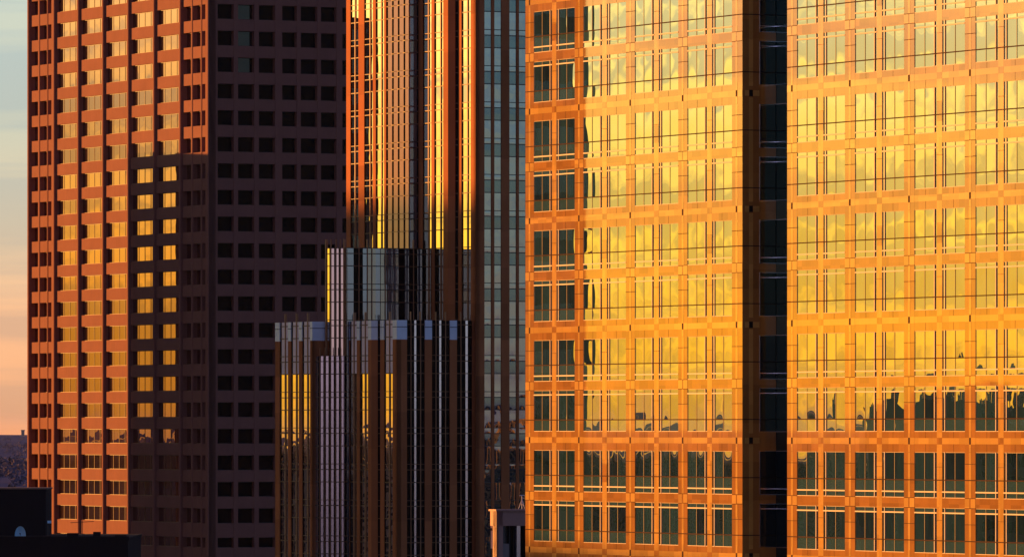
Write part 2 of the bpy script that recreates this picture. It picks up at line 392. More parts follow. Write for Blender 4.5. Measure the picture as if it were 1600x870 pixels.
# ================================================================== MIDDLE TOWER (brown stone, stepped bays)
def build_mid():
    O = W2(743, 778.0)
    root = tag(empty('stepped_tower', (O.x, O.y, 0), TH), 'tall brown stone tower in the middle stepping down in narrow glass bays with gold strips', 'office building')
    Z = lambda y, Y=778.0: H + (HOR - y) / (F_PX / Y)
    NY, PX, FC = Vector((0, 1)), Vector((1, 0)), Vector((-1, 1)).normalized()
    rings = []
    z0 = Z(56.3, 780)                                      # top of one spandrel; floors of 4 m
    lev = [z0 + 4 * k for k in range(4, -34, -1) if 1 < z0 + 4 * k]

    def go(P, d, px): return P + d * px_s(O, P, d, px)

    def facade(A, B, zb, zt_, strips, part, cap=None, posts=False, pinky=None):
        """strips: (px0, px1, kind). kinds: P pier, G mirror glass, V vision/spandrel glass, D dark glass or painted recess shade, B pale panel, W pale glass, Y grey glass, F fin"""
        fc = Face(O, A, (B - A)); full = (B - A).length
        for a, b, kind in strips:
            s0, s1 = sorted((fc.s(a), fc.s(b)))
            s0, s1 = max(s0, 0.0), min(s1, full)
            if s1 - s0 < .02: continue
            if kind == 'P':
                mb = MB(); ct = cap if cap else zt_
                fc.box(mb, s0, s1, zb, ct, -.5, .0, 'mid_stone'); 
                zz = ct - 4
                o = mb.build('pier', part)
                if cap:
                    mb = MB(); fc.box(mb, s0, s1, cap, zt_, -.5, .012, 'cap_metal'); fc.box(mb, s0, s1, zt_ - .78, zt_ - .70, -.4, .03, 'dark_metal'); mb.build('cap_panel', part)
            elif kind == 'F':
                mb = MB(); fc.box(mb, s0, s1, zb, zt_ + (.95 if posts else 0), -.25, .0, 'fin_metal'); mb.build('fin', part)
            else:
                g = fr = MB()
                off = -.10
                for z in lev:
                    segs = [(z, z - 1.38, 'sp'), (z - 1.38, z - 3.38, 'v'), (z - 3.38, z - 4.0, 'v2')]
                    for zu, zl, t in segs:
                        a_, b_ = min(zu, zt_), max(zl, zb)
                        if a_ - b_ < .05: continue
                        mat = {'G': 'mid_glass', 'D': 'dark_glass', 'B': 'panel_metal', 'W': 'pale_glass', 'R': 'rose_glass', 'Y': 'grey_glass'}.get(kind)
                        if kind == 'V': mat = 'mid_spandrel' if t == 'sp' else 'mid_vision'
                        if kind == 'S': mat = 'grey_glass' if t == 'sp' else 'pale_glass'
                        if pinky and kind == 'G' and b_ >= pinky - .7: mat = 'screen_metal'
                        fc.pane(g, s0, s1, b_, a_, off, mat, .0006)
                        if zu < zt_ and zu > zb:
                            tk = .05 if t != 'v2' else .04
                            fc.box(fr, s0, s1, zu - tk, zu + tk, off + .003, off + .06, 'dark_metal' if kind in 'VBWYSR' else 'bronze')
                g.build('glazing', part)
        return fc

    def body(name, poly, zb, zt_):
        mb = MB(); ar = sum(poly[i].x * poly[(i + 1) % len(poly)].y - poly[(i + 1) % len(poly)].x * poly[i].y for i in range(len(poly)))
        if ar < 0: poly = poly[::-1]
        mb.prism([(p.x, p.y) for p in poly], zb, zt_, 'core'); return mb.build(name, root)

    def inset(a, b, c, d=.5): pass
    zT = Z(-45); zM = Z(388, 787); zL = Z(500, 775); zR = Z(556, 783)
    G_ = lambda a, b, f, w_=1.0: [(a, a + 2.0, 'D'), (a + 2.0, f - 1.4, 'G'), (f - 1.4, f - .4, 'D'), (f - .4, f + .6, 'F'), (f + .6, b - .3, 'G')]  # D edges: dark strips painted where the glass recess would be shaded
    # ---- shaft
    K = Vector((0, 0))
    P1 = go(K, NY, 716); P2 = go(P1, FC, 700); P3 = go(P2, NY, 654); P4 = go(P3, -PX, 639); P5 = go(P4, NY, 603); P6 = go(P5, NY, 541)
    PE = K + PX * 14; PR = Vector((14, P6.y))
    e = .3
    shaft = body('shaft', [K + Vector((e, e)), P1 + Vector((e, e)), P2 + Vector((e, e)), P3 + Vector((e, e)), P4 + Vector((e * .6, e)), P5 + Vector((e, e * .4)), P6 + Vector((e, -.1)), PR, PE + Vector((0, e))], 0, zT - .3)
    facade(K, PE, 0, zT, [(743, 757, 'P'), (757, 768, 'V'), (768, 772.5, 'P'), (772.5, 783.5, 'V'), (783.5, 796, 'P'), (796, 807, 'V'), (807, 811, 'P'), (811, 822, 'V'), (822, 835, 'P'), (835, 846, 'V'), (846, 850, 'P'), (850, 861, 'V'), (861, 875, 'P'), (875, 886, 'V'), (886, 890, 'P'), (890, 901, 'V'), (901, 990, 'P')], shaft)
    facade(K, P1, 0, zT, [(716, 721, 'P')] + G_(721, 735.5, 730) + [(735.5, 743, 'P')], shaft)
    facade(P1, P2, 0, zT, [(700, 711, 'P'), (711, 716, 'D')], shaft)
    facade(P2, P3, 0, zT, [(654, 660, 'P')] + G_(660, 674, 669) + [(674, 678.5, 'P')] + G_(678.5, 692.5, 688) + [(692.5, 700, 'P')], shaft)
    facade(P3, P4, 0, zT, [(652, 654, 'D'), (642.5, 652, 'S'), (639, 642.5, 'W')], shaft)
    st = []
    for i in range(4):
        q = 603 + 9 * i; st += [(q, q + 2.2, 'D'), (q + 2.2, q + 4.0, 'G'), (q + 4.0, q + 4.8, 'F'), (q + 4.8, q + 9, 'D')]
    fb = facade(P4, P5, 0, zT, st, shaft)
    for i in range(4):                       # saw-tooth panes turned to the south west
        g = MB(); a = fb.s(603 + 9 * i + 8.4)
        for z in lev:
            for zu, zl in ((z, z - 1.38), (z - 1.38, z - 3.38), (z - 3.38, z - 4.0)):
                zu, zl = min(zu, zT), max(zl, 0)
                if zu - zl < .05: continue
                pts = [fb.p3(a, zl, -.09), fb.p3(a + .55, zl, .13), fb.p3(a + .55, zu, .13), fb.p3(a, zu, -.09)]
                g.face(pts[::-1], 'saw_glass', [(0, 1), (1, 1), (1, 0), (0, 0)], (random.random(), random.random(), 0))
                q = [fb.p3(a, zu - .04, -.07), fb.p3(a, zu - .04, -.12), fb.p3(a + .57, zu - .04, .12), fb.p3(a + .55, zu - .04, .16)]
                g.hexa(q + [(x, y, zu + .03) for x, y, _ in q], 'bronze')
        g.build('sawtooth_glazing', shaft)
    facade(P5, P6, 0, zT, [(600, 603, 'P')] + G_(587, 600, 595.5) + [(582.5, 587, 'P')] + G_(569, 582.5, 577.8) + [(560, 569, 'P')] + G_(547.5, 560, 554.4) + [(541, 547.5, 'P')], shaft)
    # ---- upper setback block with the blue-grey curtain wall
    A0 = go(P2, NY, 662); A1 = go(A0, -PX, 542); A2 = go(A1, NY, 536); A3 = go(A2, FC, 514); A4 = go(A3, NY, 508)
    ub = body('upper_block', [A0 + Vector((1, e)), A1 + Vector((e, e)), A2 + Vector((e, .1)), A3 + Vector((e, e * .2)), A4 + Vector((e, 0)), Vector((P5.x + 1, A4.y + .0)), Vector((A0.x + 1, A4.y + .0))], 0, zM - .25)
    facade(A0, A1, 0, zM, [(542.3, 553, 'W'), (553, 554.5, 'D'), (554.5, 560.6, 'D'), (560.6, 561.6, 'F'), (561.6, 567.6, 'D'), (567.6, 574, 'W'), (574, 575, 'F'), (575, 581, 'Y'), (581, 582, 'F'), (582, 587.5, 'Y'), (587.5, 594.5, 'W'), (594.5, 595.5, 'D'), (595.5, 602, 'Y'), (602, 603, 'F'), (603, 608, 'S'), (608, 615, 'W'), (615, 623.5, 'S'), (623.5, 633, 'D'), (633, 639.5, 'W'), (639.5, 646, 'D'), (646, 647, 'F'), (647, 653, 'D'), (653, 660, 'W'), (660, 664, 'D')], ub, posts=True)
    facade(A1, A2, 0, zM, [(536, 537.2, 'F'), (537.2, 542, 'G')], ub, posts=True)
    facade(A2, A3, 0, zM, [(514, 516, 'D'), (516, 517, 'F'), (517.5, 521.5, 'R'), (521.5, 524, 'D'), (524, 525, 'F'), (525, 528.5, 'R'), (528.5, 531, 'D'), (531, 532, 'F'), (532, 536, 'R')], ub, posts=True)
    facade(A3, A4, 0, zM, [(508, 509.4, 'F'), (509.4, 514, 'G')], ub, posts=True)
    # ---- lower blocks
    B0 = go(K, NY, 738); B1 = go(B0, -PX, 620); B2 = go(B1, NY, 594); B3 = go(B2, FC, 580); B4 = go(B3, NY, 526); B5 = go(B4, -PX, 488); B6 = go(B5, NY, 430)
    lb = body('lower_block', [B0 + Vector((1, e)), B1 + Vector((e, e)), B2 + Vector((e, e)), B3 + Vector((e, e)), B4 + Vector((e, e)), B5 + Vector((e, e)), B6 + Vector((e, 0)), Vector((B0.x + 1, B6.y))], 0, zL - .25)
    cz = zL - 2.12; pk = Z(585, 778)
    facade(B0, B1, 0, zL, [(620, 636, 'P'), (636, 642, 'D'), (642, 642.8, 'F'), (642.8, 648, 'D'), (648, 651, 'B'), (651, 657, 'D'), (657, 658, 'F'), (658, 664, 'D'), (664, 675, 'P'), (675, 681, 'D'), (681, 682, 'F'), (682, 687, 'D'), (687, 690, 'B'), (690, 696, 'D'), (696, 697, 'F'), (697, 703, 'D'), (703, 714, 'P'), (714, 720, 'D'), (720, 721, 'F'), (721, 728, 'D'), (728, 731.5, 'B'), (731.5, 738, 'D')], lb, cap=cz, posts=True)
    facade(B1, B2, 0, zL, [(594, 600, 'P')] + G_(600, 613.5, 608) + [(613.5, 620, 'P')], lb, cap=cz, posts=True, pinky=pk)
    facade(B2, B3, 0, zL, [(580, 590, 'P'), (590, 594, 'D')], lb, cap=cz, posts=True)
    facade(B3, B4, 0, zL, [(575, 580, 'P')] + G_(562, 575, 570) + [(557.5, 562, 'P')] + G_(546, 557.5, 552.5) + [(526, 546, 'P')], lb, cap=cz, posts=True, pinky=pk)
    facade(B4, B5, 0, zL, [(488, 530, 'P')], lb, cap=cz)
    facade(B5, B6, 0, zL, [(484.5, 488, 'P')] + G_(472, 484.5, 480) + [(467, 472, 'P')] + G_(454.5, 467, 462.5) + [(450, 454.5, 'P')] + G_(437, 450, 445) + [(430, 437, 'P')], lb, cap=cz, posts=True, pinky=pk)
    # ---- low turret in the corner
    T0 = go(B3, NY, 543.5); T1 = go(T0, -PX, 537); T2 = go(T1, FC, 496.5); T3 = T2 + NY * 1.5
    tb = body('corner_turret', [T0 + Vector((.6, e)), T1 + Vector((e * .5, e)), T2 + Vector((e, e * .3)), T3 + Vector((e, 0)), T3 + Vector((4, 0))], 0, zR - .25)
    facade(T0, T1, 0, zR, [(537, 543, 'D')], tb)
    st = []
    for i in range(5):
        q = 496.5 + 8.1 * i; st += [(q, q + 2.8, 'D'), (q + 2.8, q + 3.4, 'F'), (q + 3.4, q + 4.4, 'D'), (q + 4.4, q + 8.1, 'B')]
    facade(T1, T2, 0, zR, st, tb, posts=True)
    facade(T2, T3, 0, zR, [(480, 500, 'B')], tb)
    # roof edges
    for nm, pl, z in (('roof', None, 0),): pass


# ================================================================== RIGHT TOWER (polished granite grid)
def build_right():
    O = W2(828, 515.5)
    root = tag(empty('granite_tower', (O.x, O.y, 0), TH), 'golden sunlit granite and glass tower filling the right half, split by a dark vertical notch', 'office building')
    NY = Vector((0, -1))
    fc = Face(O, (0, 0), (0, -1))
    zdot = [H + 23.3 + 8 * k for k in range(2, -13, -1) if H + 23.3 + 8 * k > 8]
    top = zdot[0] + 1.5
    sN0, sN1 = fc.s(1160), fc.s(1230)           # notch
    sL, sR = fc.s(821), fc.s(1160) + fc.s(1700) - fc.s(1160)
    BAY = (fc.s(1150) - fc.s(828)) / 4
    def edges(c):                                # bay between pier centres c and c+BAY : L window, pier, R window
        return c
    # (window px) : (opening start, pane end, slot end) measured in metres inside a bay: from the photo columns
    u = BAY / 81.0
    ops = []
    c_px = [828, 904.5, 984.8, 1066.5]           # wide-pier centre columns
    def bay(s0, s1):
        b = s1 - s0; w_ = b
        # fractions of a bay, pier centre to pier centre
        L0, L1, L2 = s0 + .088 * w_, s0 + .418 * w_, s0 + .458 * w_
        Q2, Q1, Q0 = s0 + .545 * w_, s0 + .588 * w_, s0 + .915 * w_
        return (L0, L1, L2, Q2, Q1, Q0)
    c1 = [fc.s(828.5 - 1), fc.s(904.6), fc.s(984.9), fc.s(1066.8), fc.s(1151.0)]
    c2 = [fc.s(1237.5), fc.s(1328), fc.s(1420.5), fc.s(1515.8)]
    st = c2[3] - c2[2]; c2 += [c2[3] + st * .985, c2[3] + st * 1.97]
    c2e = c2[-1] + .7
    bays = [bay(a, b) for a, b in zip(c1[:-1], c1[1:])] + [bay(a, b) for a, b in zip(c2[:-1], c2[1:])]
    D = 46.0
    core = MB()
    core.box(.36, D, -sN0 + .36, -sL, 0, top - .3, 'core'); core.box(3.2, D, -sN1 - .01, -sN0 + .36, 0, top - .31, 'core'); core.box(.36, D, -c2e, -sN1 - .36, 0, top - .3, 'core')
    core.build('core', root)
    rf = MB(); rf.box(.3, D, -sN0 + .3, -sL, top - .29, top, 'roof_dark'); rf.box(.3, D, -c2e, -sN1 - .3, top - .29, top, 'roof_dark'); rf.build('roof', root)
    # piers
    def pier(s0, s1, wide, cx=None):
        mb = MB(); fc.box(mb, s0, s1, 0, top, -.35, 0, 'right_dark' if wide else 'right_light')
        if wide:
            c = (s0 + s1) / 2 if cx is None else cx
            prev = top
            for zd in zdot:
                for za, zb_ in ((zd - .75, zd - 3.72), (zd - 4.41, zd - 7.30)):
                    fc.box(mb, c - .14, c + .14, zb_, za, .0, .008, 'right_light')
                fc.box(mb, s0 + .01, c - .12, zd - .22, zd + .22, .0, .009, 'right_light')
                fc.box(mb, c + .12, s1 - .01, zd - .22, zd + .22, .0, .009, 'right_light')
                fc.box(mb, c - .12, c + .12, zd + .22, zd + .72, .0, .010, 'right_light'); fc.box(mb, c - .12, c + .12, zd - .72, zd - .22, .0, .010, 'right_light')
                fc.box(mb, c - .12, c + .12, zd - .22, zd + .22, .0, .012, 'joint')
                fc.box(mb, s0 + .01, c - .08, zd - 4.37, zd - 3.76, .0, .009, 'right_light'); fc.box(mb, c + .08, s1 - .01, zd - 4.37, zd - 3.76, .0, .009, 'right_light')
                for zj in (1.5, 5.45, 3.74, 4.39): fc.box(mb, s0, s1, zd - zj - .02, zd - zj + .02, .0, .016, 'joint')
        else:
            for zd in zdot:
                fc.box(mb, s0 + .01, s1 - .01, zd - .22, zd + .22, .0, .008, 'right_dark')
                for zj in (1.7, 5.2): fc.box(mb, s0, s1, zd - zj - .012, zd - zj + .012, .0, .012, 'joint')
                fc.box(mb, s0 + .012, s1 - .012, zd - 3.0, zd - 1.75, .0, .007, 'right_dark') if random.random() < .25 else None
        mb.build('pier', root)
    pier(sL, bays[0][0], True, c1[0])
    for i in range(3): pier(bays[i][5], bays[i + 1][0], True, c1[i + 1])
    pier(bays[3][5], sN0, True, c1[4])
    pier(sN1, bays[4][0], True, c2[0])
    for i in range(4, 8): pier(bays[i][5], bays[i + 1][0], True, c2[i - 3])
    pier(bays[8][5], c2e, True, c2[5])
    for b in bays: pier(b[2], b[3], False)
    # spandrels
    wall = MB()
    for b in bays:
        for s0, s1 in ((b[0], b[2]), (b[3], b[5])):
            prev = top
            for zd in zdot:
                fc.box(wall, s0, s1, zd - .73, (zd + .62 if zd != zdot[0] else top), -.34, -.004, 'right_dark')
                fc.box(wall, s0, s1, zd - .20, zd + .20, -.004, .004, 'right_light')
                fc.box(wall, s0, s1, zd - 4.39, zd - 3.74, -.34, -.004, 'right_dark')
                m_ = (s0 + s1) / 2
                fc.box(wall, m_ - .012, m_ + .012, zd - .73, zd - .2, -.004, .002, 'joint'); fc.box(wall, m_ - .012, m_ + .012, zd + .2, zd + .6, -.004, .002, 'joint')
            fc.box(wall, s0, s1, 0, zdot[-1] - 7.38, -.34, -.004, 'right_dark')
    jt = wall
    for zd in zdot:
        for zj in (2.56, 6.54):
            for a, b in ((sL, sN0 - .01), (sN1 + .01, c2e)): fc.box(jt, a, b, zd - zj - .035, zd - zj + .035, -.03, .022, 'joint')
    wall.build('spandrel_wall', root)
    # windows
    def win(fr, gl, b, right, zd, which):
        if right: s0, s1, slot0, slot1 = b[4], b[5], b[3], b[4]
        else: s0, s1, slot0, slot1 = b[0], b[1], b[1], b[2]
        zu, zl = (zd - .73, zd - 3.74) if which == 0 else (zd - 4.39, zd - 7.38)
        tr = zd - 3.34 if which == 0 else zd - 4.72
        sill = zd - 2.56 if which == 0 else zd - 6.54
        m_ = (s0 + s1) / 2
        for a, c in ((s0, m_), (m_, s1)):
            zs = sorted({zu, zl, tr, sill}, reverse=True)
            if which == 0: segs = [(zu, sill, 'right_glass'), (sill, tr, 'right_spandrel'), (tr, zl, 'right_spandrel')]
            else: segs = [(zu, tr, 'right_spandrel'), (tr, sill, 'right_glass'), (sill, zl, 'right_spandrel')]
            for h, l, m in segs: fc.pane(gl, a, c, l, h, -.04, m, .0010)
        fc.pane(gl, slot0, slot1, zl, zu, -.055, 'right_glass', .001)
        # frame
        e = slot0 if not right else slot1
        fc.box(fr, e - .04, e + .04, zl, zu, -.05, .012, 'pale_metal')
        a, c = min(s0, slot0), max(s1, slot1)
        fc.box(fr, a, c, tr - .045, tr + .045, -.038, .02, 'pale_metal')
        fc.box(fr, a, c, zl, zl + .04, -.33, -.006, 'pale_metal'); fc.box(fr, a, c, zu - .035, zu, -.33, -.02, 'gold_metal')
        fc.box(fr, m_ - .018, m_ + .018, zl + .04, zu - .04, -.038, -.015, 'gold_metal')
    specs = []
    for bi, b in enumerate(bays):
        for right in (False, True):
            for zd in zdot:
                for which in (0, 1):
                    zm = zd - (2.2 if which == 0 else 5.9)
                    sm = (b[0] + b[5]) / 2; inside = (H - 8.0 < zm < H + 30.5) and bi < 8 and not (bi == 7 and right and False)
                    specs.append((b, right, zd, which, (1000 + bi * 2 + right) if inside else 0))
    specs.sort(key=lambda q: -q[4])
    for q in specs[:100]:
        fr, gl = MB(), MB(); win(fr, gl, *q[:4]); f = fr.build('window', root); gl.build('glass', f)
    fr, gl = MB(), MB()
    for q in specs[100:]: win(fr, gl, *q[:4])
    f = tag(fr.build('windows', root), kind='stuff'); gl.build('glass', f)
    # ---- notch
    nw = Face(O, (0, -sN0), (1, 0)); d1_, d2_ = nw.s(1186.8), nw.s(1213)
    nb = Face(O, (d2_, -sN0), (0, -1)); wdt = sN1 - sN0
    mb = MB(); nw.box(mb, .36, d1_, 0, top, -.36, 0, 'right_dark')
    for zd in zdot:
        nw.box(mb, .2, d1_ - .01, zd - .20, zd + .20, 0, .006, 'right_light')
        c = d1_ / 2
        nw.box(mb, c - .16, c + .16, zd - 7.5, zd - .3, 0, .005, 'right_light'); nw.box(mb, c - .15, c + .15, zd - .22, zd + .22, 0, .012, 'core')
        nw.box(mb, d1_, d2_ - .02, zd - .73, zd + .62, -.36, -.01, 'right_dark'); nw.box(mb, d1_, d2_ - .02, zd - 4.39, zd - 3.74, -.36, -.01, 'right_dark')
        for zj in (2.56, 6.54): nw.box(mb, 0.01, d2_, zd - zj - .03, zd - zj + .03, -.05, .015, 'core')
    mb.build('notch_wall', root)
    g = MB(); fr = MB()
    for zd in zdot:
        for zu, zl, tr in ((zd - .73, zd - 3.74, zd - 3.34), (zd - 4.39, zd - 7.38, zd - 4.72)):
            nw.pane(g, d1_, d2_, zl, zu, -.05, 'notch_glass')
            nw.box(fr, d1_, d1_ + .05, zl, zu, -.05, .04, 'panel_metal'); nw.box(fr, d1_, d2_, tr - .03, tr + .03, -.04, .04, 'panel_metal'); nw.box(fr, d1_, d2_, (zl if tr - zl < 1 else zu) - .03, (zl if tr - zl < 1 else zu) + .03, -.04, .02, 'panel_metal')
        for a, b in ((zd + .62, zd - .73), (zd - .73, zd - 3.34), (zd - 3.34, zd - 4.72), (zd - 4.72, zd - 7.38)):
            nb.pane(g, .02, wdt * .5, b, a, -.0, 'notch_glass'); nb.pane(g, wdt * .5, wdt, b, a, -.0, 'notch_glass')
            nb.box(fr, .0, wdt, a - .03, a + .03, .003, .07, 'panel_metal')
    f = fr.build('notch_window', root); g.build('glass', f)
    mb = MB(); mb.box(.36, 3.2, -sN1 - .36, -sN1 - .002, 0, top, 'core'); mb.build('notch_wall', root)  # hidden near wall coloured black so no sun bounces into the notch


build_left()
build_mid()
build_right()


# ================================================================== small buildings in view
def office(name, corner, wx, wy, z1, label, cat='office building', group=None, wall='concrete', z0=0, floor=3.8, band=True, gmat='mid_vision', parapet=True, plant=True):
    """plain office block on the same street grid, corner = world xy of its near corner; ribbon windows on the two visible sides"""
    O = Vector(corner); root = tag(empty(name, (O.x, O.y, z0), TH), label, cat, group)
    mb = MB(); mb.box(0, wx, 0, wy, 0, z1 - z0, wall); wl = mb.build('wall', root)
    mb = MB(); mb.box(.4, wx - .4, .4, wy - .4, z1 - z0, z1 - z0 + .3, 'roof_dark')
    if plant: mb.box(wx * .3, wx * .6, wy * .3, wy * .6, z1 - z0 + .3, z1 - z0 + 3.2, wall); mb.build('roof', root)
    if band:
        g = MB(); z = z1 - z0 - 1.2 - 2.0
        A = Face(O, (0, 0), (0, 1)); B = Face(O, (0, 0), (1, 0))
        n = 0
        while z > 1.5:
            for f_, ln in ((A, wy), (B, wx)):
                k = max(2, int(ln / 5)); st = (ln - 1.6) / k
                for i in range(k): f_.pane(g, .8 + i * st + .2, .8 + (i + 1) * st - .2, z, z + 2.0, .03, gmat)
            z -= floor; n += 1
        tag(g.build('windows', root), kind='stuff')
    return root


# pink stone block between the towers
def build_pink():
    Yb = 600.0; O = W2(776, Yb); s = F_PX / Yb
    Z = lambda y: H + (HOR - y) / s
    root = tag(empty('pink_block', (O.x, O.y, 0), TH), 'small pinkish stone rooftop block with tall recessed windows at the foot of the granite tower', 'building')
    B = Face(O, (0, 0), (1, 0)); A = Face(O, (0, 0), (0, 1)); e = B.s(850)
    zt_ = Z(798); zl = Z(821)
    mb = MB(); B.box(mb, 0, e, zl, zt_, -1.2, 0, 'pink'); B.box(mb, .0, B.s(779), 0, zl, -.6, 0, 'pink'); B.box(mb, B.s(808), B.s(813.5), 0, zl, -.5, -.06, 'panel_metal')
    B.box(mb, B.s(783.5), B.s(797), 0, Z(849), -.7, -.2, 'concrete')
    A.box(mb, .0, .7, 0, zt_, -.6, -.0, 'pink'); mb.build('wall', root)
    mb = MB(); mb.box(1.2, e, .76, 2.9, 0, zt_ - .3, 'core'); mb.build('core', root)
    g = MB(); fr = MB(); xs = [779, 784, 789.5, 796, 802, 808]
    for a, b in zip(xs[:-1], xs[1:]): B.pane(g, B.s(a), B.s(b), 0, zl, -.75, 'right_spandrel' if a > 783 and a < 796 else 'dark_glass'); B.box(fr, B.s(b) - .04, B.s(b) + .04, 0, zl, -.74, -.66, 'dark_metal')
    B.pane(g, B.s(813.5), e, 0, zl, -.75, 'dark_glass')
    f = fr.build('window', root); g.build('glass', f)
    mb = MB(); B.box(mb, -.12, e, zt_, zt_ + .16, -1.3, .12, 'pink'); mb.build('cornice', root)
    # antenna on the roof
    a = W2(815.5, 604.0); r = tag(empty('roof_antenna', (a.x, a.y, zt_ + .16)), 'thin white lattice antenna on the pinkish rooftop block beside the granite tower', 'antenna')
    mb = MB(); hh = (798 - 777) / s
    mb.tube((0, 0, 0), (0, 0, hh), .035, 'white'); mb.build('mast', r)
    mb = MB(); mb.tube((-.28, 0, 0), (0, 0, hh * .7), .03, 'white'); mb.tube((.24, 0, 0), (0, 0, hh * .7), .03, 'white'); mb.build('brace', r)
    mb = MB(); mb.tube((-.2, 0, hh), (.24, 0, hh), .045, 'white'); mb.tube((.0, 0, hh * .8), (.2, 0, hh * .8), .03, 'white'); mb.build('crossarm', r)
    # bright upright panels just left of it
    for y0, y1, x in ((797, 825, 767.5), (829, 857, 767.8)):
        p = W2(x, 602.0); q = MB(); q.box(-.10, .12, -.3, .3, 0, (y1 - y0) / s, 'white'); q.box(-.14, -.10, -.34, .34, .1, (y1 - y0) / s - .1, 'pale_metal')
    mast = W2(769.6, 602.0); r = tag(empty('panel_mast', (mast.x, mast.y, Z(870) - 3)), 'upright mast with two pale antenna panels left of the pinkish block', 'antenna mast')
    mb = MB(); mb.tube((.06, .1, 0), (.06, .1, Z(796) - Z(870) + 3), .05, 'dark_metal'); mb.build('pole', r)
    for y0, y1, x in ((797, 825, -.09), (829, 857, -.07)):
        zz = Z(y1) - Z(870) + 3; q = MB(); q.box(x - .08, x + .09, -.16, .0, zz, zz + (y1 - y0) / s, 'panel_white'); q.build('antenna_panel', r)


M['pink'] = stone('pink', (.42, .22, .17), .6, .3, .15)
M['white'] = metal('white', (.75, .72, .72), .5, 0)
M['panel_white'] = metal('panel_white', (.80, .70, .66), .5, 0)
build_pink()

# dark rooftops at lower left
Yr = 700.0; sr = F_PX / Yr
def ZR(y, Y=Yr): return H + (HOR - y) / (F_PX / Y)
c = W2(71.5, 702.0)
root = tag(empty('dark_rooftop_block', (c.x, c.y, 0)), 'near black plant room block at the lower left corner, taller of the two dark roofs', 'building')
mb = MB(); mb.box(-16, 0, 0, 9, 0, ZR(764, 702), 'roof_dark'); mb.build('wall', root)
mb = MB(); mb.box(-16.1, .12, -.12, 9.1, ZR(764, 702), ZR(762, 702), 'parapet'); mb.build('parapet', root) if False else None
M['parapet'] = stone('parapet', (.16, .10, .08), .8, .2, .3)
mb = MB(); zz = ZR(764, 702); mb.box(-16.1, .10, -.1, 9.1, zz, zz + .14, 'parapet'); mb.build('parapet', root)
c = W2(200, 690.0)
root = tag(empty('flat_roof_building', (c.x, c.y, 0)), 'low near black flat roofed building along the bottom left in front of the red tower', 'building')
zr = ZR(839, 690)
mb = MB(); mb.box(-26, 0, 0, 24, 0, zr - .3, 'roof_dark'); mb.build('wall', root)
mb = MB(); mb.box(-26.1, .1, -.1, 24.1, zr - .3, zr, 'roof_dark'); mb.box(-26.1, .1, -.1, .2, zr, zr + .12, 'roof_dark'); mb.build('roof', root)
mb = MB(); mb.box(-3.6, -2.9, 3, 4, zr, zr + .5, 'roof_dark'); mb.box(-6.3, -5.2, 5, 6, zr, zr + .35, 'roof_dark'); mb.box(-1.5, -.4, 4, 5, zr, zr + .18, 'roof_dark'); mb.build('vent', root)
M['dish'] = metal('dish', (.45, .80, 1.0), .45, 0)
p = W2(32, 696.0); root = tag(empty('satellite_dish', (p.x, p.y, zr)), 'pale blue satellite dish seen side on on the dark roof at lower left', 'satellite dish')
mb = MB(); nseg, nr = 20, 6; Rd = .88
def dp(i, j):
    r = Rd * j / nr; a = 2 * PI * i / nseg; x, y, z = math.cos(a) * r * .62, .28 * (r / Rd) ** 2, math.sin(a) * r
    return (x, -y, z + .15)
for j in range(nr):
    for i in range(nseg):
        q = [dp(i, j), dp(i + 1, j), dp(i + 1, j + 1), dp(i, j + 1)] if j else [dp(i, j), dp(i + 1, j + 1), dp(i, j + 1)]
        mb.face(q, 'dish'); mb.face([(x, y + .04, z) for x, y, z in q[::-1]], 'dish')
mb.build('reflector', root)
mb = MB(); mb.tube((0, .05, 0), (0, .05, .3), .06, 'dark_metal'); mb.tube((0, .05, .0), (.1, .4, .0), .05, 'dark_metal'); mb.build('stand', root)
mb = MB(); mb.tube((0, -.02, .15), (.0, -.6, .3), .03, 'dark_metal'); mb.tube((0, -.55, .3), (0, -.68, .3), .07, 'dark_metal'); mb.build('feed_arm', root)
p = W2(75, 700.0); root = tag(empty('roof_floodlight', (p.x, p.y, zr)), 'small bluish floodlight on a thin post right of the black plant room', 'floodlight')
hh = ZR(815, 700) - zr
mb = MB(); mb.tube((0, 0, 0), (0, 0, hh), .05, 'dark_metal'); mb.build('post', root)
mb = MB(); mb.box(-.05, .32, -.15, .15, hh - .12, hh + .14, 'dish'); mb.box(-.1, .05, -.05, .05, hh - .05, hh + .02, 'dark_metal'); mb.build('lamp_head', root)
p = W2(129, 700.0); root = tag(empty('tv_antenna', (p.x, p.y, zr)), 'thin rooftop aerial with a long horizontal boom before the sunlit red wall', 'antenna')
hh = ZR(812, 700) - zr; k = 1 / sr
mb = MB(); mb.tube((0, 0, 0), (0, 0, hh), .03, 'dark_metal'); mb.build('mast', root)
mb = MB(); mb.tube((-19 * k, 0, hh - .25), (18 * k, 0, hh - .12), .03, 'dark_metal')
for i in range(12):
    t = i / 11; x = (-18 + 35 * t) * k; z = hh - .25 + .13 * t; ln = .3 + .35 * (1 - t); mb.tube((x, -ln, z), (x, ln, z), .012, 'dark_metal', 4)
mb.build('boom', root)


# ================================================================== the town outside the picture (it shades and is mirrored by the towers)
def mirror_tower(corner, wx, wy, z1, wall='right_dark_matt', gm='notch_glass', label=None, plant=True):
    return office('neighbour_tower', corner, wx, wy, z1, label or 'office tower standing outside the picture to the west', group='office towers west of the picture', wall=wall, gmat=gm, plant=plant)


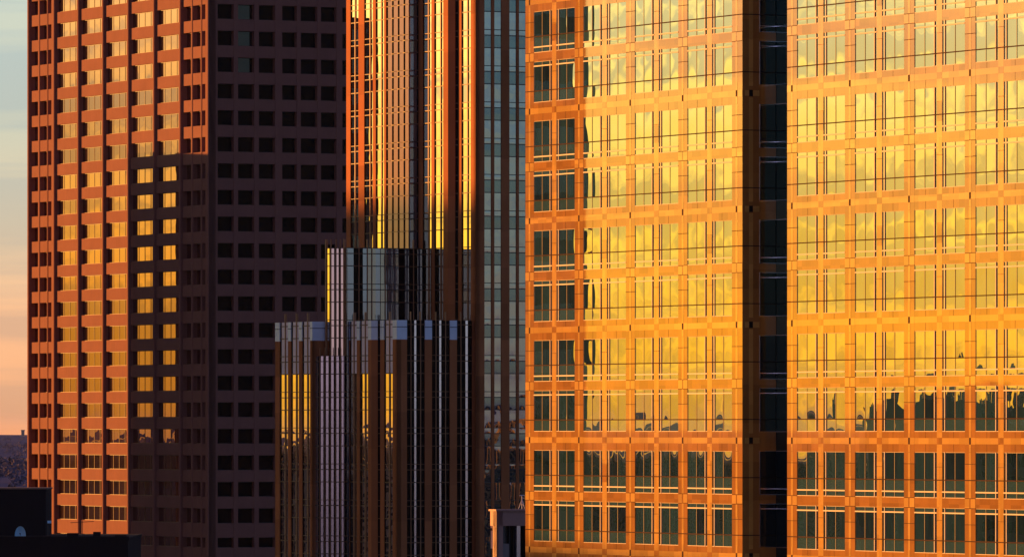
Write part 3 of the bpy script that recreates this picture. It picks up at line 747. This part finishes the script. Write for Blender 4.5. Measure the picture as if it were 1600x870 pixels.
M['brown_matt'] = stone('brown_matt', (.12, .08, .06), .9, .2, .15)
M['sandy_matt'] = stone('sandy_matt', (.34, .22, .15), .9, .2, .15)
def at(P, a, b): v = Vector(P) + D2 * a + D1 * b; return (v.x, v.y)
SD = Vector((sv.x, sv.y)).normalized(); TS = math.tan(R(SUN_EL))
def mirror_dir(px):          # where a sunlit face standing in this column reflects to
    az = math.degrees(2 * TH) + math.degrees(math.atan((px - 800) / F_PX)); return Vector((-math.sin(R(az)), math.cos(R(az))))
# 1: beside the red tower
E1 = Vector((-50.6, 1050.2)) + mirror_dir(270) * 38 + D1 * 2.7
mirror_tower(at(E1, -40, -6), 40, 6, H + 41.4 + 38 * TS, 'brown_matt', plant=False)
# 2: far block that leaves the middle tower's foot in shade
cx = Vector((-8, 778)) + SD * 530; mirror_tower(at(cx, -15, -42), 30, 84, H + 25.2 + 530 * TS, 'brown_matt', plant=False)
# 3: dark slab mirrored in the first windows of the granite tower
F3 = (-70.8, 561.8); mirror_tower(at(F3, 0, 0), 28, 60, H + 46, 'brown_matt')
# 4: lower block shading the granite tower's foot
c4 = Vector((2, 513)) + SD * 300; mirror_tower(at(c4, -10, -14), 20, 26, H - 9.0 + 300 * TS, 'brown_matt', plant=False)
# 5: slab mirrored in the middle tower's first column
Q5 = Vector((-16.2, 796.6)) + mirror_dir(555) * 115
mirror_tower(at(Q5, 0, 0), 14, 34, H + 53, 'brown_matt')
rw = random.Random(3)
for i in range(16):          # western skyline
    az = 46 + i * .95 + rw.uniform(-.3, .3); D_ = rw.uniform(1300, 2600)
    b = (Vector((32, 456)) if az > 56 else Vector((0, 500))) + Vector((-math.sin(R(az)), math.cos(R(az)))) * D_
    hh = rw.choice([-18, -14, -11, -9]) + rw.uniform(-3, 2)
    if az > 57.0: hh = 0
    if az > 57: continue
    mirror_tower((b.x, b.y), rw.uniform(20, 45), rw.uniform(20, 40), H + hh, rw.choice(['brown_matt', 'sandy_matt']))
for i in range(9):           # far skyline that the granite tower mirrors at its right edge
    az = 57.62 + i * .40 + rw.uniform(-.05, .05); D_ = rw.uniform(4600, 6000)
    b = Vector((32, 456)) + Vector((-math.sin(R(az)), math.cos(R(az)))) * D_
    mirror_tower((b.x, b.y), rw.uniform(25, 40), rw.uniform(20, 34), H + min(56, rw.uniform(.0045, .0070) * D_), 'brown_matt')
for i in range(46):          # eastern blocks lit by the low sun
    az = 125.7 + rw.uniform(-1.1, 1.3); D_ = rw.uniform(1300, 5200)
    b = Vector((0, 780)) + Vector((math.sin(R(az)), math.cos(R(az)))) * D_
    o = office('east_block', (b.x, b.y), rw.uniform(14, 34), rw.uniform(12, 34), max(9, H - rw.uniform(.001, .016) * D_), 'low city block standing outside the picture to the east', group='city blocks east of the picture', wall=rw.choice(['brown_matt', 'sandy_matt', 'sandy_matt']), gmat='mid_vision')


# ================================================================== ground, hills, woods
M['ground'] = stone('ground', (.05, .045, .045), .95, .0, .3, scale=.01, grain=.2)
M['hill'] = stone('hill', (.14, .12, .17), 1, .0, .35, scale=.002, grain=.03)  # blue-grey tint paints distance haze into the land's colour
mb = MB(); S = 40000
mb.face([(-S, -S, 0), (S, -S, 0), (S, S, 0), (-S, S, 0)], 'ground'); tag(mb.build('ground'), kind='structure')


def hz(az, r):               # height of the rising country around the town; az in degrees right of the view
    if r < 1300: return -3
    t = min(1, (r - 1300) / 900)
    base = -3 + t * (H - 18 + 3) + 2.0 * math.sin(az * .9 + r * .0021) * t
    far = max(0, min(1, (r - 5000) / 8000))
    lift = 6 if az > -20 and az < 30 else 15
    return base + far * lift + 1.5 * math.sin(az * 2.3 + r * .0011) * far


mb = MB(); rs = [1250, 1300, 1450, 1600, 1800, 2000, 2200, 2600, 3000, 3600, 4400, 5400, 7000, 9000, 11500, 14500, 17000]
azs = [-8 + .25 * i for i in range(25)]
def ring(azl, rsl):
    for i in range(len(azl) - 1):
        for j in range(len(rsl) - 1):
            q = []
            for a, r in ((azl[i], rsl[j]), (azl[i + 1], rsl[j]), (azl[i + 1], rsl[j + 1]), (azl[i], rsl[j + 1])):
                q.append((math.sin(R(a)) * r, math.cos(R(a)) * r, hz(a, r)))
            mb.face(q, 'hill')
ring(azs, rs)
ring([-2 + 2 * i for i in range(16)], rs)
# farther ring all around, beyond the town
ring([-8 - 4 * i for i in range(0, 84)][::-1], [9000, 11500, 14500, 17000, 20000])
tag(mb.build('hills'), kind='structure')
M['wood_a'] = stone('wood_a', (.12, .105, .15), 1, 0, .3, scale=.02, grain=.4)  # woods lightened and blued: painted haze on top of the volume
M['wood_b'] = stone('wood_b', (.095, .082, .12), 1, 0, .3, scale=.02, grain=.4)  # same painted haze tint, a little darker
M['conifer'] = stone('conifer', (.018, .022, .022), 1, 0, .3, scale=.3, grain=2)
M['bark'] = stone('bark', (.05, .035, .03), 1, 0, .3)


def crown(mb, cx_, cy_, cz_, rx, rz_, n, mat, sz, rr):
    for _ in range(n):
        a, b = rr.uniform(0, 2 * PI), math.acos(rr.uniform(-.6, 1)); q = rr.uniform(.55, 1.0)
        p = Vector((cx_ + math.cos(a) * math.sin(b) * rx * q, cy_ + math.sin(a) * math.sin(b) * rx * q, cz_ + math.cos(b) * rz_ * q))
        t1 = Vector((rr.gauss(0, 1), rr.gauss(0, 1), rr.gauss(0, 1))).normalized() * sz; t2 = Vector((rr.gauss(0, 1), rr.gauss(0, 1), rr.gauss(0, 1))).normalized() * sz
        mb.face([p - t1, p + t2, p + t1 * .8, p - t2], mat)


rr = random.Random(11); mb = MB()
for i in range(1100):
    a = rr.uniform(-5.4, -3.0); r = 1400 * (9000 / 1400) ** (rr.random() ** .8)
    x, y, z = math.sin(R(a)) * r, math.cos(R(a)) * r, hz(a, r)
    hgt = rr.uniform(3.0, 6.0); crown(mb, x, y, z + hgt * .55, hgt * .55, hgt * .5, 26, rr.choice(['wood_a', 'wood_a', 'wood_b']), hgt * .13, rr)
tag(mb.build('woodland'), label=None, kind='stuff')


def tree(px, y_base, Y, hgt, kind, label):
    p = W2(px, Y); a = math.degrees(math.atan2(p.x, p.y)); z = hz(a, math.hypot(p.x, p.y)) - .1
    root = tag(empty('conifer_tree' if kind else 'bare_tree', (p.x, p.y, z)), label, 'tree')
    t = MB(); t.tube((0, 0, 0), (0, 0, hgt * .9), hgt * .03, 'bark', 6, hgt * .008); t.build('trunk', root)
    c_ = MB()
    if kind:
        for k in range(9):
            f = k / 9; rad = hgt * .30 * (1 - f) + .1; zc_ = hgt * (.18 + .8 * f)
            for _ in range(60):
                an = rr.uniform(0, 2 * PI); q = rad * rr.uniform(.3, 1.05); pz = zc_ - q * .35 + rr.uniform(-.1, .1) * hgt * .4
                pp = Vector((math.cos(an) * q, math.sin(an) * q, pz)); d = Vector((math.cos(an), math.sin(an), -.5)) * hgt * .05; s_ = Vector((-math.sin(an), math.cos(an), 0)) * hgt * .025
                c_.face([pp - s_, pp + d, pp + s_, pp - d * .3], 'conifer')
    else:
        crown(c_, 0, 0, hgt * .62, hgt * .42, hgt * .38, 420, 'wood_b', hgt * .05, rr)
    c_.build('crown', root)


tree(15, 725, 2900, 6.2, 1, 'dark pointed conifer standing out of the hazy woods at far left')
tree(22, 760, 1900, 5.0, 0, 'dark rounded tree low in the woods above the black rooftop')
tree(3, 760, 2000, 3.6, 0, 'small rounded tree at the left edge of the woods')
# far water tower / block on the skyline
p = W2(35.5, 12500); root = tag(empty('distant_block', (p.x, p.y, hz(-3.98, 12500) - 2)), 'tiny distant tower block on the horizon left of the red tower', 'building')
mb = MB(); mb.box(-2.6, 2.6, 0, 8, 0, 16, 'concrete'); mb.build('wall', root)
mb = MB(); mb.box(-3.2, 3.2, -.5, 8.5, 16, 18, 'concrete'); mb.build('roof', root)

# ------------------------------------------------------------------ evening haze
hzm = bpy.data.materials.new('haze'); hzm.use_nodes = True; t_ = hzm.node_tree; t_.nodes.clear()
pv_ = t_.nodes.new('ShaderNodeVolumePrincipled'); pv_.inputs['Color'].default_value = (.42, .52, 1.0, 1); pv_.inputs['Density'].default_value = HAZE_DENSITY
pv_.inputs['Anisotropy'].default_value = .2
oo_ = t_.nodes.new('ShaderNodeOutputMaterial'); t_.links.new(pv_.outputs[0], oo_.inputs['Volume']); M['haze'] = hzm
mb = MB(); mb.box(-41000, 41000, -41000, 41000, -5, H + 62, 'haze'); tag(mb.build('haze'), kind='stuff')
